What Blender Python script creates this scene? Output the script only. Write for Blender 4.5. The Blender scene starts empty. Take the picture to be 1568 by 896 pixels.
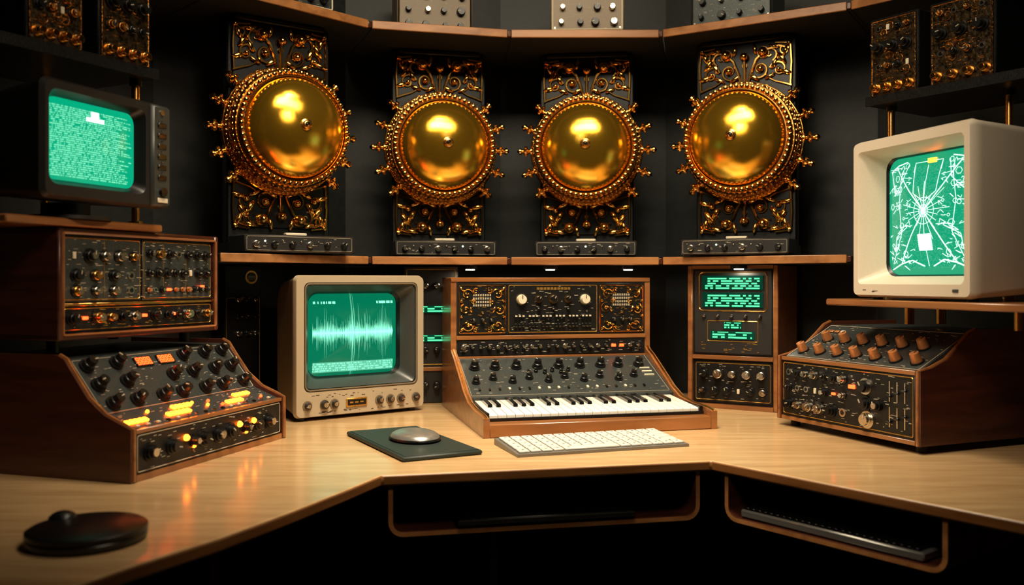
import bpy, math, random, bmesh
from mathutils import Matrix, Vector
random.seed(7)
S=bpy.context.scene
S.view_settings.view_transform='Standard'
# ---------------------------------------------------------------- materials
MATS={}
def newmat(name):
    m=bpy.data.materials.new(name); m.use_nodes=True
    nt=m.node_tree; b=nt.nodes['Principled BSDF']; MATS[name]=m
    return m,nt,b
def mat(name,col,rough=.5,metal=0,emit=None,es=0,bump=0,bscale=200,coat=0,var=0):
    m,nt,b=newmat(name)
    b.inputs['Base Color'].default_value=(*col,1); b.inputs['Roughness'].default_value=rough
    b.inputs['Metallic'].default_value=metal
    b.inputs['Coat Weight'].default_value=coat
    tc=nt.nodes.new('ShaderNodeTexCoord'); nz=nt.nodes.new('ShaderNodeTexNoise')
    nz.inputs['Scale'].default_value=bscale; nz.inputs['Detail'].default_value=4
    nt.links.new(tc.outputs['Object'],nz.inputs['Vector'])
    if bump:
        bp=nt.nodes.new('ShaderNodeBump'); bp.inputs['Strength'].default_value=bump; bp.inputs['Distance'].default_value=.002
        nt.links.new(nz.outputs['Fac'],bp.inputs['Height']); nt.links.new(bp.outputs['Normal'],b.inputs['Normal'])
    if var:
        r=nt.nodes.new('ShaderNodeValToRGB')
        r.color_ramp.elements[0].position=.35; r.color_ramp.elements[1].position=.65
        r.color_ramp.elements[0].color=(*[c*(1-var) for c in col],1)
        r.color_ramp.elements[1].color=(*[min(1,c*(1+var)) for c in col],1)
        nt.links.new(nz.outputs['Fac'],r.inputs['Fac']); nt.links.new(r.outputs['Color'],b.inputs['Base Color'])
    if emit:
        b.inputs['Emission Color'].default_value=(*emit,1); b.inputs['Emission Strength'].default_value=es
    return m
def wood(name,c1,c2,rough=.35,scale=(1.5,22,22),coat=.25):
    m,nt,b=newmat(name)
    tc=nt.nodes.new('ShaderNodeTexCoord'); mp=nt.nodes.new('ShaderNodeMapping'); mp.inputs['Scale'].default_value=scale
    nz=nt.nodes.new('ShaderNodeTexNoise'); nz.inputs['Scale'].default_value=1.6; nz.inputs['Detail'].default_value=8; nz.inputs['Distortion'].default_value=.6
    r=nt.nodes.new('ShaderNodeValToRGB'); r.color_ramp.elements[0].position=.3; r.color_ramp.elements[1].position=.72
    r.color_ramp.elements[0].color=(*c1,1); r.color_ramp.elements[1].color=(*c2,1)
    nt.links.new(tc.outputs['Object'],mp.inputs['Vector']); nt.links.new(mp.outputs[0],nz.inputs['Vector'])
    nt.links.new(nz.outputs['Fac'],r.inputs['Fac']); nt.links.new(r.outputs['Color'],b.inputs['Base Color'])
    bp=nt.nodes.new('ShaderNodeBump'); bp.inputs['Strength'].default_value=.12; bp.inputs['Distance'].default_value=.001
    nt.links.new(nz.outputs['Fac'],bp.inputs['Height']); nt.links.new(bp.outputs['Normal'],b.inputs['Normal'])
    b.inputs['Roughness'].default_value=rough; b.inputs['Coat Weight'].default_value=coat; b.inputs['Coat Roughness'].default_value=.12
    return m
wood('desk_maple',(.52,.32,.145),(.70,.47,.235),.27,(3,26,3),.4)
wood('desk_edge',(.15,.055,.014),(.26,.105,.03),.35,(3,3,30))
wood('mahogany',(.042,.011,.006),(.095,.026,.012),.32,(3,3,26),.35)
wood('walnut_trim',(.19,.068,.020),(.38,.150,.045),.30,(2,20,20),.45)
wood('shelf_wood',(.26,.10,.03),(.48,.21,.07),.36,(2,20,20))
mat('wall_black',(.0075,.0100,.0098),.55,bump=.12,bscale=60,var=.3)
mat('floor_dark',(.006,.005,.005),.7,bump=.2,bscale=30,var=.4)
mat('ceiling_dark',(.006,.006,.006),.8,var=.3,bscale=20)
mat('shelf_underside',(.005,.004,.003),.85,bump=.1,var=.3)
mat('black_plastic',(.006,.006,.006),.32,bump=.1,bscale=500,var=.2)
mat('charcoal_plastic',(.020,.019,.018),.38,bump=.15,bscale=500,var=.15)
mat('panel_black',(.010,.010,.010),.38,.3,bump=.2,bscale=300,var=.5)
mat('panel_grey',(.056,.066,.064),.38,.4,bump=.15,bscale=300,var=.2)
mat('steel_dark',(.03,.03,.03),.35,.9,bump=.1,bscale=200,var=.2)
mat('beige_plastic',(.46,.37,.25),.40,bump=.12,bscale=600,var=.08)
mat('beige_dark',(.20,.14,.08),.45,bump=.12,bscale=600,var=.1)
mat('ivory_plastic',(.66,.57,.44),.42,bump=.12,bscale=600,var=.05)
mat('bezel_grey',(.045,.050,.046),.34,bump=.1,bscale=500,var=.1)
mat('cream',(.75,.66,.48),.4,bump=.05,var=.05)
mat('white_key',(.85,.80,.70),.25,coat=.4,var=.03)
mat('key_grey',(.62,.60,.54),.4,var=.05)
mat('black_key',(.006,.006,.006),.2,coat=.5,var=.1)
mat('label_print',(.45,.39,.28),.6,var=.1)
mat('gold_print',(.75,.42,.08),.32,.8,var=.2)
mat('gold',(1.0,.53,.13),.17,1,bump=.05,bscale=150,var=.06)
mat('gold_dome',(1.0,.54,.045),.15,.92,bump=.06,bscale=1400,coat=.5,var=.06)
mat('bronze',(.50,.20,.04),.28,1,bump=.9,bscale=260,var=.5)
mat('brass',(.85,.45,.13),.26,1,bump=.05,var=.1)
mat('silver',(.66,.60,.50),.25,1,bump=.05,var=.06)
mat('copper',(.62,.25,.09),.38,.5,bump=.1,var=.1)
mat('aluminium',(.36,.35,.32),.30,.7,bump=.05,var=.05)
mat('tray_aluminium',(.22,.21,.19),.4,.5,bump=.05,var=.05)
mat('pad_green',(.013,.024,.020),.5,bump=.3,bscale=700,var=.2)
mat('led_red',(.3,.01,.005),.3,emit=(1,.05,.008),es=8,var=.05)
mat('led_orange',(.4,.1,.01),.3,emit=(1,.14,.006),es=20,var=.05)
mat('lamp_white',(.8,.8,.7),.3,emit=(.75,1,.75),es=4,var=.02)
mat('glow_white',(.5,.9,.8),.3,emit=(.62,1,.85),es=1.4,var=.02)
mat('lace_metal',(.05,.032,.014),.4,.8,bump=1,bscale=120,var=.8)
class NT:
    def __init__(s,nt): s.nt=nt
    def m(s,op,a,b=None,c=None):
        n=s.nt.nodes.new('ShaderNodeMath'); n.operation=op
        for i,x in enumerate((a,b,c)):
            if x is None: continue
            if isinstance(x,(int,float)): n.inputs[i].default_value=x
            else: s.nt.links.new(x,n.inputs[i])
        return n.outputs[0]
    def wn(s,x,y):
        c=s.nt.nodes.new('ShaderNodeCombineXYZ'); s.nt.links.new(x,c.inputs[0])
        if isinstance(y,(int,float)): c.inputs[1].default_value=y
        else: s.nt.links.new(y,c.inputs[1])
        w=s.nt.nodes.new('ShaderNodeTexWhiteNoise'); w.noise_dimensions='3D'; s.nt.links.new(c.outputs[0],w.inputs['Vector']); return w.outputs['Value']
def screenmat(name,base,bright,kind,es=1.0,cols=60,rows=34,dens=.35):
    m,nt,b=newmat(name); q=NT(nt)
    tc=nt.nodes.new('ShaderNodeTexCoord'); sp=nt.nodes.new('ShaderNodeSeparateXYZ'); nt.links.new(tc.outputs['Generated'],sp.inputs[0])
    x=sp.outputs[0]; z=sp.outputs[2]
    def text(cols,rows,dens,lo=.3):
        zr=q.m('MULTIPLY',z,rows); rid=q.m('FLOOR',zr); f=q.m('FRACT',zr)
        cid=q.m('FLOOR',q.m('MULTIPLY',x,cols))
        a=q.m('GREATER_THAN',f,.42); w=q.m('GREATER_THAN',q.wn(cid,rid),dens)
        ln=q.m('LESS_THAN',x,q.m('ADD',q.m('MULTIPLY',q.wn(rid,7.3),lo),1-lo))
        inb=q.m('MULTIPLY',q.m('GREATER_THAN',x,.05),q.m('LESS_THAN',x,.95))
        inz=q.m('MULTIPLY',q.m('GREATER_THAN',z,.06),q.m('LESS_THAN',z,.90))
        return q.m('MULTIPLY',q.m('MULTIPLY',a,w),q.m('MULTIPLY',q.m('MULTIPLY',inz,inb),ln))
    if kind=='text':
        mask=q.m('MULTIPLY',text(cols,rows,dens),.6)
    elif kind=='disp':
        mask=text(cols,rows,dens,.05)
    elif kind=='wave':
        def nse(sc):
            nz=nt.nodes.new('ShaderNodeTexNoise'); nz.noise_dimensions='1D'; nz.inputs['Scale'].default_value=sc; nz.inputs['Detail'].default_value=2
            nt.links.new(x,nz.inputs['W']); return nz.outputs[0]
        def g(c,k,a):
            d=q.m('MULTIPLY',q.m('SUBTRACT',x,c),k); return q.m('MULTIPLY',q.m('POWER',2.718,q.m('MULTIPLY',q.m('MULTIPLY',d,d),-1)),a)
        env=q.m('ADD',q.m('ADD',q.m('ADD',g(.47,12,.55),g(.46,70,.7)),q.m('ADD',g(.80,9,.50),g(.62,30,.35))),q.m('ADD',g(.2,10,.35),.2))
        nn=q.m('POWER',q.m('MULTIPLY',q.m('MAXIMUM',q.m('SUBTRACT',nse(150),.38),0.0),3.4),1.6)
        amp=q.m('ADD',q.m('MULTIPLY',nn,q.m('MULTIPLY',env,.36)),.010)
        dv=q.m('ABSOLUTE',q.m('SUBTRACT',z,.52))
        rel=q.m('DIVIDE',dv,q.m('ADD',q.m('MULTIPLY',env,.16),.03))
        inx=q.m('MULTIPLY',q.m('GREATER_THAN',x,.05),q.m('LESS_THAN',x,.95))
        fall=q.m('MAXIMUM',q.m('SUBTRACT',1.0,q.m('MULTIPLY',rel,.45)),.5)
        mask=q.m('MULTIPLY',q.m('LESS_THAN',dv,amp),fall)
        halo=q.m('MULTIPLY',q.m('MAXIMUM',q.m('SUBTRACT',1.0,rel),0.0),.28)
        mask=q.m('MULTIPLY',q.m('MAXIMUM',mask,halo),inx)
        band=q.m('MULTIPLY',q.m('LESS_THAN',z,.17),q.m('MULTIPLY',q.m('GREATER_THAN',z,.05),inx))
        t=text(90,38,.4,.05)
        mask=q.m('MAXIMUM',mask,q.m('MULTIPLY',band,q.m('ADD',.28,q.m('MULTIPLY',t,.35))))
        hd=q.m('MULTIPLY',q.m('MULTIPLY',q.m('GREATER_THAN',z,.87),q.m('LESS_THAN',z,.9)),q.m('ADD',q.m('LESS_THAN',x,.3),q.m('GREATER_THAN',x,.75)))
        mask=q.m('MAXIMUM',mask,q.m('MULTIPLY',q.m('MULTIPLY',hd,inx),q.m('MULTIPLY',q.m('GREATER_THAN',q.wn(q.m('FLOOR',q.m('MULTIPLY',x,90)),1.0),.3),.7)))
    else:
        mask=q.m('MULTIPLY',text(cols,rows,dens),.10)
    mx=nt.nodes.new('ShaderNodeMix'); mx.data_type='RGBA'
    nt.links.new(mask,mx.inputs['Factor']); mx.inputs['A'].default_value=(*base,1); mx.inputs['B'].default_value=(*bright,1)
    nt.links.new(mx.outputs['Result'],b.inputs['Emission Color']); b.inputs['Emission Strength'].default_value=es
    b.inputs['Base Color'].default_value=(.002,.008,.006,1); b.inputs['Roughness'].default_value=.15; b.inputs['Specular IOR Level'].default_value=.25
    return m
screenmat('screen_text',(.0,.33,.165),(.28,1.0,.62),'text',1.3,115,40,.3)
screenmat('screen_wave',(.0,.105,.050),(.28,1.0,.66),'wave',1.8)
screenmat('screen_diagram',(.005,.32,.155),(.5,1.0,.85),'plain',1.2,120,90,.6)
screenmat('display_green',(.0,.02,.01),(.10,.9,.35),'disp',1.7,22,6,.3)
screenmat('display_green_b',(.0,.03,.015),(.10,.9,.35),'disp',1.7,12,3,.25)
# ---------------------------------------------------------------- mesh builder
class MB:
    def __init__(s): s.v=[];s.f=[];s.fm=[];s.ms=[];s.M=Matrix.Identity(4)
    def mi(s,m):
        if m not in s.ms: s.ms.append(m)
        return s.ms.index(m)
    def add(s,vs,fs,m):
        o=len(s.v); M=s.M
        for p in vs: s.v.append((M@Vector(p))[:])
        k=s.mi(m)
        for f in fs: s.f.append(tuple(i+o for i in f)); s.fm.append(k)
    def box(s,x0,x1,y0,y1,z0,z1,m,b=0):
        if b<=0:
            vs=[(x,y,z) for x in (x0,x1) for y in (y0,y1) for z in (z0,z1)]
            s.add(vs,[(0,1,3,2),(4,6,7,5),(0,4,5,1),(2,3,7,6),(0,2,6,4),(1,5,7,3)],m); return
        lo=(x0,y0,z0); hi=(x1,y1,z1); vs=[];ix={}
        for sx in (0,1):
            for sy in (0,1):
                for sz in (0,1):
                    sg=(sx,sy,sz)
                    for a in range(3):
                        p=[]
                        for k in range(3):
                            e=hi[k] if sg[k] else lo[k]
                            if k!=a: e+= -b if sg[k] else b
                            p.append(e)
                        ix[(sg,a)]=len(vs); vs.append(tuple(p))
        fs=[]
        for a in range(3):
            o1,o2=[k for k in range(3) if k!=a]
            for sa in (0,1):
                q=[]
                for c in ((0,0),(1,0),(1,1),(0,1)):
                    sg=[0,0,0]; sg[a]=sa; sg[o1]=c[0]; sg[o2]=c[1]; q.append(ix[(tuple(sg),a)])
                fs.append(tuple(q))
            for s1 in (0,1):
                for s2 in (0,1):
                    g0=[0,0,0]; g0[o1]=s1; g0[o2]=s2; g1=list(g0); g1[a]=1
                    fs.append((ix[(tuple(g0),o1)],ix[(tuple(g1),o1)],ix[(tuple(g1),o2)],ix[(tuple(g0),o2)]))
        for sx in (0,1):
            for sy in (0,1):
                for sz in (0,1): fs.append(tuple(ix[((sx,sy,sz),a)] for a in range(3)))
        s.add(vs,fs,m)
    def lathe(s,prof,m,n=20,cx=0,cy=0,cz=0,sx=1,sy=1):
        vs=[];rings=[]
        for r,z in prof:
            if r<=1e-9: rings.append([len(vs)]); vs.append((cx,cy,cz+z))
            else:
                rings.append(list(range(len(vs),len(vs)+n)))
                for i in range(n):
                    a=2*math.pi*i/n; vs.append((cx+r*sx*math.cos(a),cy+r*sy*math.sin(a),cz+z))
        fs=[]
        for A,B in zip(rings,rings[1:]):
            if len(A)==1 and len(B)==1: continue
            for i in range(n):
                j=(i+1)%n
                if len(A)==1: fs.append((A[0],B[i],B[j]))
                elif len(B)==1: fs.append((A[i],A[j],B[0]))
                else: fs.append((A[i],A[j],B[j],B[i]))
        s.add(vs,fs,m)
    def cyl(s,cx,cy,z0,z1,r,m,r1=None,n=14):
        if r1 is None: r1=r
        s.lathe([(0,z0),(r,z0),(r1,z1),(0,z1)],m,n,cx,cy)
    def sphere(s,cx,cy,cz,r,m,n=10,sz=1,sx=1,sy=1):
        k=max(4,n//2)
        s.lathe([(r*math.sin(math.pi*i/k) if 0<i<k else 0,-r*sz*math.cos(math.pi*i/k)) for i in range(k+1)],m,n,cx,cy,cz,sx,sy)
    def tube(s,pts,r,m,n=6,closed=False,ref=(0,0,1),r_end=None):
        pts=[Vector(p if len(p)==3 else (p[0],p[1],0)) for p in pts]; ref=Vector(ref); N=len(pts); vs=[];fs=[]
        for i,p in enumerate(pts):
            a=pts[(i-1)%N] if (closed or i>0) else p
            b=pts[(i+1)%N] if (closed or i<N-1) else p
            t=(b-a).normalized(); sd=t.cross(ref)
            if sd.length<1e-6: sd=Vector((1,0,0))
            sd.normalize(); up=sd.cross(t).normalized()
            rr=r if r_end is None else r+(r_end-r)*i/(N-1)
            for k in range(n):
                an=2*math.pi*k/n; vs.append(p+sd*rr*math.cos(an)+up*rr*math.sin(an))
        for i in range(N if closed else N-1):
            j=(i+1)%N
            for k in range(n):
                l=(k+1)%n; fs.append((i*n+k,i*n+l,j*n+l,j*n+k))
        if not closed: fs.append(tuple(range(n))); fs.append(tuple(range((N-1)*n,N*n)))
        s.add(vs,fs,m)
    def prism(s,poly,x0,x1,m):   # poly in (y,z), extruded along x
        n=len(poly); vs=[(x0,y,z) for y,z in poly]+[(x1,y,z) for y,z in poly]
        s.add(vs,[tuple(range(n)),tuple(range(n,2*n))]+[(i,(i+1)%n,n+(i+1)%n,n+i) for i in range(n)],m)
    def prismz(s,poly,z0,z1,m,ms=None):
        n=len(poly); vs=[(x,y,z0) for x,y in poly]+[(x,y,z1) for x,y in poly]
        s.add(vs,[tuple(range(n)),tuple(range(n,2*n))],m)
        s.add(vs,[(i,(i+1)%n,n+(i+1)%n,n+i) for i in range(n)],ms or m)
    def loft(s,rings,mats,cap0=None,cap1=None):
        n=len(rings[0])
        for i,(A,B) in enumerate(zip(rings,rings[1:])):
            s.add(list(A)+list(B),[(k,(k+1)%n,n+(k+1)%n,n+k) for k in range(n)],mats[i])
        if cap0: s.add(rings[0],[tuple(range(n))],cap0)
        if cap1: s.add(rings[-1],[tuple(range(n))],cap1)
    def done(s,name,parent=None,ang=38,recalc=True):
        me=bpy.data.meshes.new(name); me.from_pydata(s.v,[],s.f)
        for m in s.ms: me.materials.append(MATS[m])
        me.polygons.foreach_set('material_index',s.fm)
        bm=bmesh.new(); bm.from_mesh(me); bmesh.ops.remove_doubles(bm,verts=bm.verts,dist=1e-6)
        if recalc: bmesh.ops.recalc_face_normals(bm,faces=bm.faces)
        bm.to_mesh(me); bm.free()
        me.polygons.foreach_set('use_smooth',[True]*len(me.polygons))
        me.set_sharp_from_angle(angle=math.radians(ang)); me.update()
        o=bpy.data.objects.new(name,me); S.collection.objects.link(o)
        if parent: o.parent=parent
        return o
def root(name,x,y,z,yaw=0):
    e=bpy.data.objects.new(name,None); e.empty_display_size=.05; S.collection.objects.link(e)
    e.location=(x,y,z); e.rotation_euler=(0,0,math.radians(yaw)); return e
def fr(o,u,v):
    u=Vector(u).normalized(); v=Vector(v).normalized(); n=u.cross(v)
    return Matrix(((u.x,v.x,n.x,o[0]),(u.y,v.y,n.y,o[1]),(u.z,v.z,n.z,o[2]),(0,0,0,1)))
def front(y=0,x=0,z=0): return fr((x,y,z),(1,0,0),(0,0,1))
def rrect(x0,x1,z0,z1,r,n=5):
    out=[]
    for cx,cz,a0 in ((x1-r,z1-r,0),(x0+r,z1-r,90),(x0+r,z0+r,180),(x1-r,z0+r,270)):
        for i in range(n+1):
            a=math.radians(a0+90*i/n); out.append((cx+r*math.cos(a),cz+r*math.sin(a)))
    return out
def ring(x0,x1,z0,z1,r,y): return [(x,y,z) for x,z in rrect(x0,x1,z0,z1,r)]
def crt_screen(name,parent,x0,x1,z0,z1,r,y,bulge,m):
    b=MB(); R=rrect(x0,x1,z0,z1,r,6); cx=(x0+x1)/2; cz=(z0+z1)/2; rings=[]
    for k in range(8,0,-1):
        s_=k/8; rings.append([(cx+(x-cx)*s_,y-bulge*(1-s_*s_),cz+(z-cz)*s_) for x,z in R])
    b.loft(rings,[m]*8,None,m)
    return b.done(name,parent,60)
def knob(b,u,v,r,h,m='black_plastic',cap=None,ptr='label_print',skirt=None,ang=None):
    if skirt: b.cyl(u,v,0,h*.2,r*1.3,skirt,n=14)
    b.lathe([(0,0),(r,0),(r*.98,h*.55),(r*.85,h*.6),(r*.8,h),(0,h)],m,14,u,v)
    if cap: b.cyl(u,v,h,h*1.06,r*.6,cap,n=12)
    a=random.uniform(-2.2,2.2) if ang is None else ang
    if ptr:
        M=b.M.copy(); b.M=M@Matrix.Translation((u,v,0))@Matrix.Rotation(a,4,'Z')
        b.box(-r*.09,r*.09,r*.2,r*.86,h*.98,h*1.08,ptr); b.M=M
def labels(b,u0,u1,v0,v1,n,m='label_print',h=.0006,s=1):
    for i in range(n):
        u=random.uniform(u0,u1); v=random.uniform(v0,v1); w=random.uniform(.003,.012)*s; t=random.uniform(.0007,.0016)*s
        if u+w>u1: continue
        b.box(u,u+w,v,v+t,0,h,m)
def outline(b,u0,u1,v0,v1,t,m,h=.001,r=.004):
    b.tube([(x,z,h*.5) for x,z in rrect(u0,u1,v0,v1,r,3)],t,m,4,True)
def screws(b,u0,u1,v0,v1,r=.003):
    for u in (u0,u1):
        for v in (v0,v1): b.cyl(u,v,0,.0015,r,'silver',n=8)
def scroll(cx,cy,r,turns,a0,sg=1,n=22,zz=.004):
    return [(cx+r*(1-.85*i/n)*math.cos(a0+sg*turns*2*math.pi*i/n),cy+r*(1-.85*i/n)*math.sin(a0+sg*turns*2*math.pi*i/n),zz) for i in range(n+1)]
# ---------------------------------------------------------------- room
Wp=[(-1.5,-1.6),(-1.5,2.05),(-1.02,2.6),(-.55,3.02),(-.04,3.15),(.53,3.15),(1.12,2.80),(1.6,2.2),(1.6,-1.6)]
wn=['wall_left','wall_left_corner','wall_back_left','wall_back_left_bay','wall_back','wall_back_right_bay','wall_right_corner','wall_right','wall_front']
for i,nm in enumerate(wn):
    a=Vector(Wp[i]); c=Vector(Wp[(i+1)%len(Wp)]); d=(c-a).normalized(); nn=Vector((-d.y,d.x))*.05
    b=MB(); b.prismz([a[:],c[:],(c+nn)[:],(a+nn)[:]],0,2.6,'wall_black')
    b.done(nm)
b=MB(); b.box(-1.6,1.7,-1.7,3.25,-.05,0,'floor_dark'); b.done('floor')
b=MB(); b.box(-1.6,1.7,-1.7,3.25,2.6,2.65,'ceiling_dark'); b.done('ceiling')
# ---------------------------------------------------------------- desk
D=root('wooden_desk',0,0,0)
fl=[(-.72,.30),(-.68,.6),(-.62,.9),(-.56,1.10),(-.507,1.215),(-.431,1.35),(-.36,1.51),(-.30,1.66),(-.254,1.785)]
fr_=[(.42,1.93),(1.19,.95),(1.40,.66)]
back=[(1.58,.66),(1.58,2.2),(1.105,2.785),(.525,3.13),(-.035,3.13),(-.54,3.0),(-1.005,2.59),(-1.48,2.04),(-1.48,.30)]
poly=fl+fr_+back
b=MB(); b.prismz(poly,.728,.75,'desk_maple','desk_edge')
dk=b.done('desk_top',D); bv=dk.modifiers.new('b','BEVEL'); bv.width=.004; bv.segments=2; bv.limit_method='ANGLE'; bv.angle_limit=math.radians(50)
b=MB()
def cubby(o,yaw,w,h,dep):
    b.M=Matrix.Translation((o[0],o[1],.7275))@Matrix.Rotation(math.radians(yaw),4,'Z')
    def path(t):
        r=.03-t; pts=[(t,0)]
        for i in range(7):
            a=math.radians(180+90*i/6); pts.append((.03+r*math.cos(a),-h+.03+r*math.sin(a)))
        for i in range(7):
            a=math.radians(270+90*i/6); pts.append((w-.03+r*math.cos(a),-h+.03+r*math.sin(a)))
        pts.append((w-t,0)); return pts
    A=path(0);B=path(.009); n=len(A)
    vs=[(x,0,z) for x,z in A]+[(x,0,z) for x,z in B]+[(x,dep,z) for x,z in A]+[(x,dep,z) for x,z in B]
    f1=[];f2=[]
    for i in range(n-1):
        f1+=[(i,i+1,n+i+1,n+i),(2*n+i,2*n+i+1,3*n+i+1,3*n+i),(i,i+1,2*n+i+1,2*n+i)]; f2+=[(n+i,n+i+1,3*n+i+1,3*n+i)]
    b.add(vs,f1,'shelf_wood'); b.add(vs,f2,'mahogany')
    b.box(.012,w-.012,dep-.01,dep,-h+.01,-.002,'black_plastic')
    b.M=Matrix.Identity(4)
cubby((-.243,1.797),12.1,.655,.103,.36)
cubby((.445,1.912),-51.9,.47,.097,.34)
b.done('under_desk_shelves',D)
b=MB()
for (x,y,yaw) in ((-.462,1.42,60.6),(-.74,.75,75),(1.06,1.24,-53),(-.05,2.5,0)):
    b.M=Matrix.Translation((x,y,0))@Matrix.Rotation(math.radians(yaw),4,'Z'); b.box(-.012,.012,0,.4,0,.7275,'mahogany',.002)
b.M=Matrix.Identity(4); b.done('desk_legs',D)
T=root('desk_laptop',-.15,1.79,.6335,12.1); T.parent=D; b=MB()  # laptop lying in the cubby, parented to the desk
b.box(.05,.42,.03,.27,0,.012,'charcoal_plastic',.003); b.box(.05,.42,.03,.27,.0125,.018,'steel_dark',.002); b.box(.05,.42,.024,.031,.007,.0155,'silver'); b.done('laptop_shell',T)
T=root('keyboard_tray',.442,1.905,.6415,-51.9); T.parent=D; b=MB()
b.box(.03,.42,.015,.2,0,.016,'aluminium',.003)
for i in range(26): b.box(.035+i*.0145,.048+i*.0145,.020,.15,.016,.021,'steel_dark',.001)
b.done('tray_body',T)
# ---------------------------------------------------------------- shelves
SP=[(-1.02,2.02),(-.738,2.3),(-.411,2.65),(-.008,2.75),(.448,2.75),(.91,2.47),(1.12,2.24)]
SB=[(-1.34,2.2),(-1.01,2.585),(-.545,3.0),(-.035,3.135),(.525,3.135),(1.11,2.785),(1.42,2.40)]
def shelf(name,z0,z1,i0,i1):
    R=root(name,0,0,0); b=MB()
    for i in range(i0,i1):
        a=Vector(SP[i]);c=Vector(SP[i+1]);A=Vector(SB[i]);C=Vector(SB[i+1]); d=(c-a).normalized()*.006
        q=[(a+d),(c-d),(C-d),(A+d)]
        inn=Vector((-d.y,d.x)).normalized()*.007
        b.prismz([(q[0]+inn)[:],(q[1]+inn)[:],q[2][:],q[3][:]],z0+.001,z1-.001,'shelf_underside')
        b.prismz([q[0][:],q[1][:],(q[1]+inn)[:],(q[0]+inn)[:]],z0,z1,'shelf_wood')
        e=Vector((-d.y,d.x)).normalized()*.02
        b.prismz([(c-d*1.0)[:],(c+d*1.0)[:],(c+d+e)[:],(c-d+e)[:]],z0+.003,z1-.003,'mahogany')
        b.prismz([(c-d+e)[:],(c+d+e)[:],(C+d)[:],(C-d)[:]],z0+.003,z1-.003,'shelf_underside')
    o=b.done('shelf_boards',R); m=o.modifiers.new('b','BEVEL'); m.width=.002; m.segments=2; m.limit_method='ANGLE'
    return R
shelf('lower_wall_shelf',1.178,1.201,1,5)
shelf('upper_wall_shelf',1.862,1.886,0,6)
# ---------------------------------------------------------------- ornate speakers
def ornament(b,flip=1):
    g='gold'
    for sg in (-1,1):
        T=lambda pts,r,e=None: b.tube([(sg*p[0],flip*p[1],p[2]) for p in pts],r,g,6,r_end=e)
        T(scroll(.045,.035,.028,1.3,-2.6,1),.0045,.002)
        T(scroll(.100,.03,.026,1.2,2.9,-1),.0045,.002)
        T(scroll(.075,.078,.022,1.1,-1.2,1),.0042,.002)
        T(scroll(.118,.085,.015,1.0,2.2,1,14),.0035,.002)
        T([(.012,0,.004),(.02,.03,.006),(.034,.065,.006),(.06,.09,.004),(.1,.1,.004),(.13,.09,.004)],.0045)
        T([(.134,-.02,.003),(.137,.05,.003),(.134,.105,.003),(.09,.110,.003)],.004)
        T([(.137,-.02,.003),(.115,-.012,.004),(.09,-.004,.004),(.07,.008,.005)],.004,.002)
        b.sphere(sg*.047,flip*.036,.008,.011,g,10)
        b.sphere(sg*.055,flip*.085,.014,.0145,g,12)
        b.cyl(sg*.055,flip*.085,0,.004,.018,g,n=12)
        b.sphere(sg*.1,flip*.03,.006,.008,g,10); b.sphere(sg*.13,flip*.105,.006,.007,g,8)
        M=b.M.copy()
        for (u,v,a,l) in ((.11,.062,.6,.022),(.088,.05,-.5,.02),(.122,.02,1.3,.020),(.028,.012,1.0,.02),(.03,.098,.2,.018),(.12,.085,-.3,.018),(.075,.012,-1.1,.018),(.085,.1,1.2,.016)):
            b.M=M@Matrix.Translation((sg*u,flip*v,.005))@Matrix.Rotation(a*sg*flip,4,'Z')
            b.sphere(0,0,0,l,g,8,sz=.28,sx=.36,sy=1)
        b.M=M
    b.sphere(0,flip*.075,.012,.013,g,12); b.cyl(0,flip*.05,0,.006,.008,g); b.tube([(0,0,.004),(0,flip*.062,.006)],.005,g,6)
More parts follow.
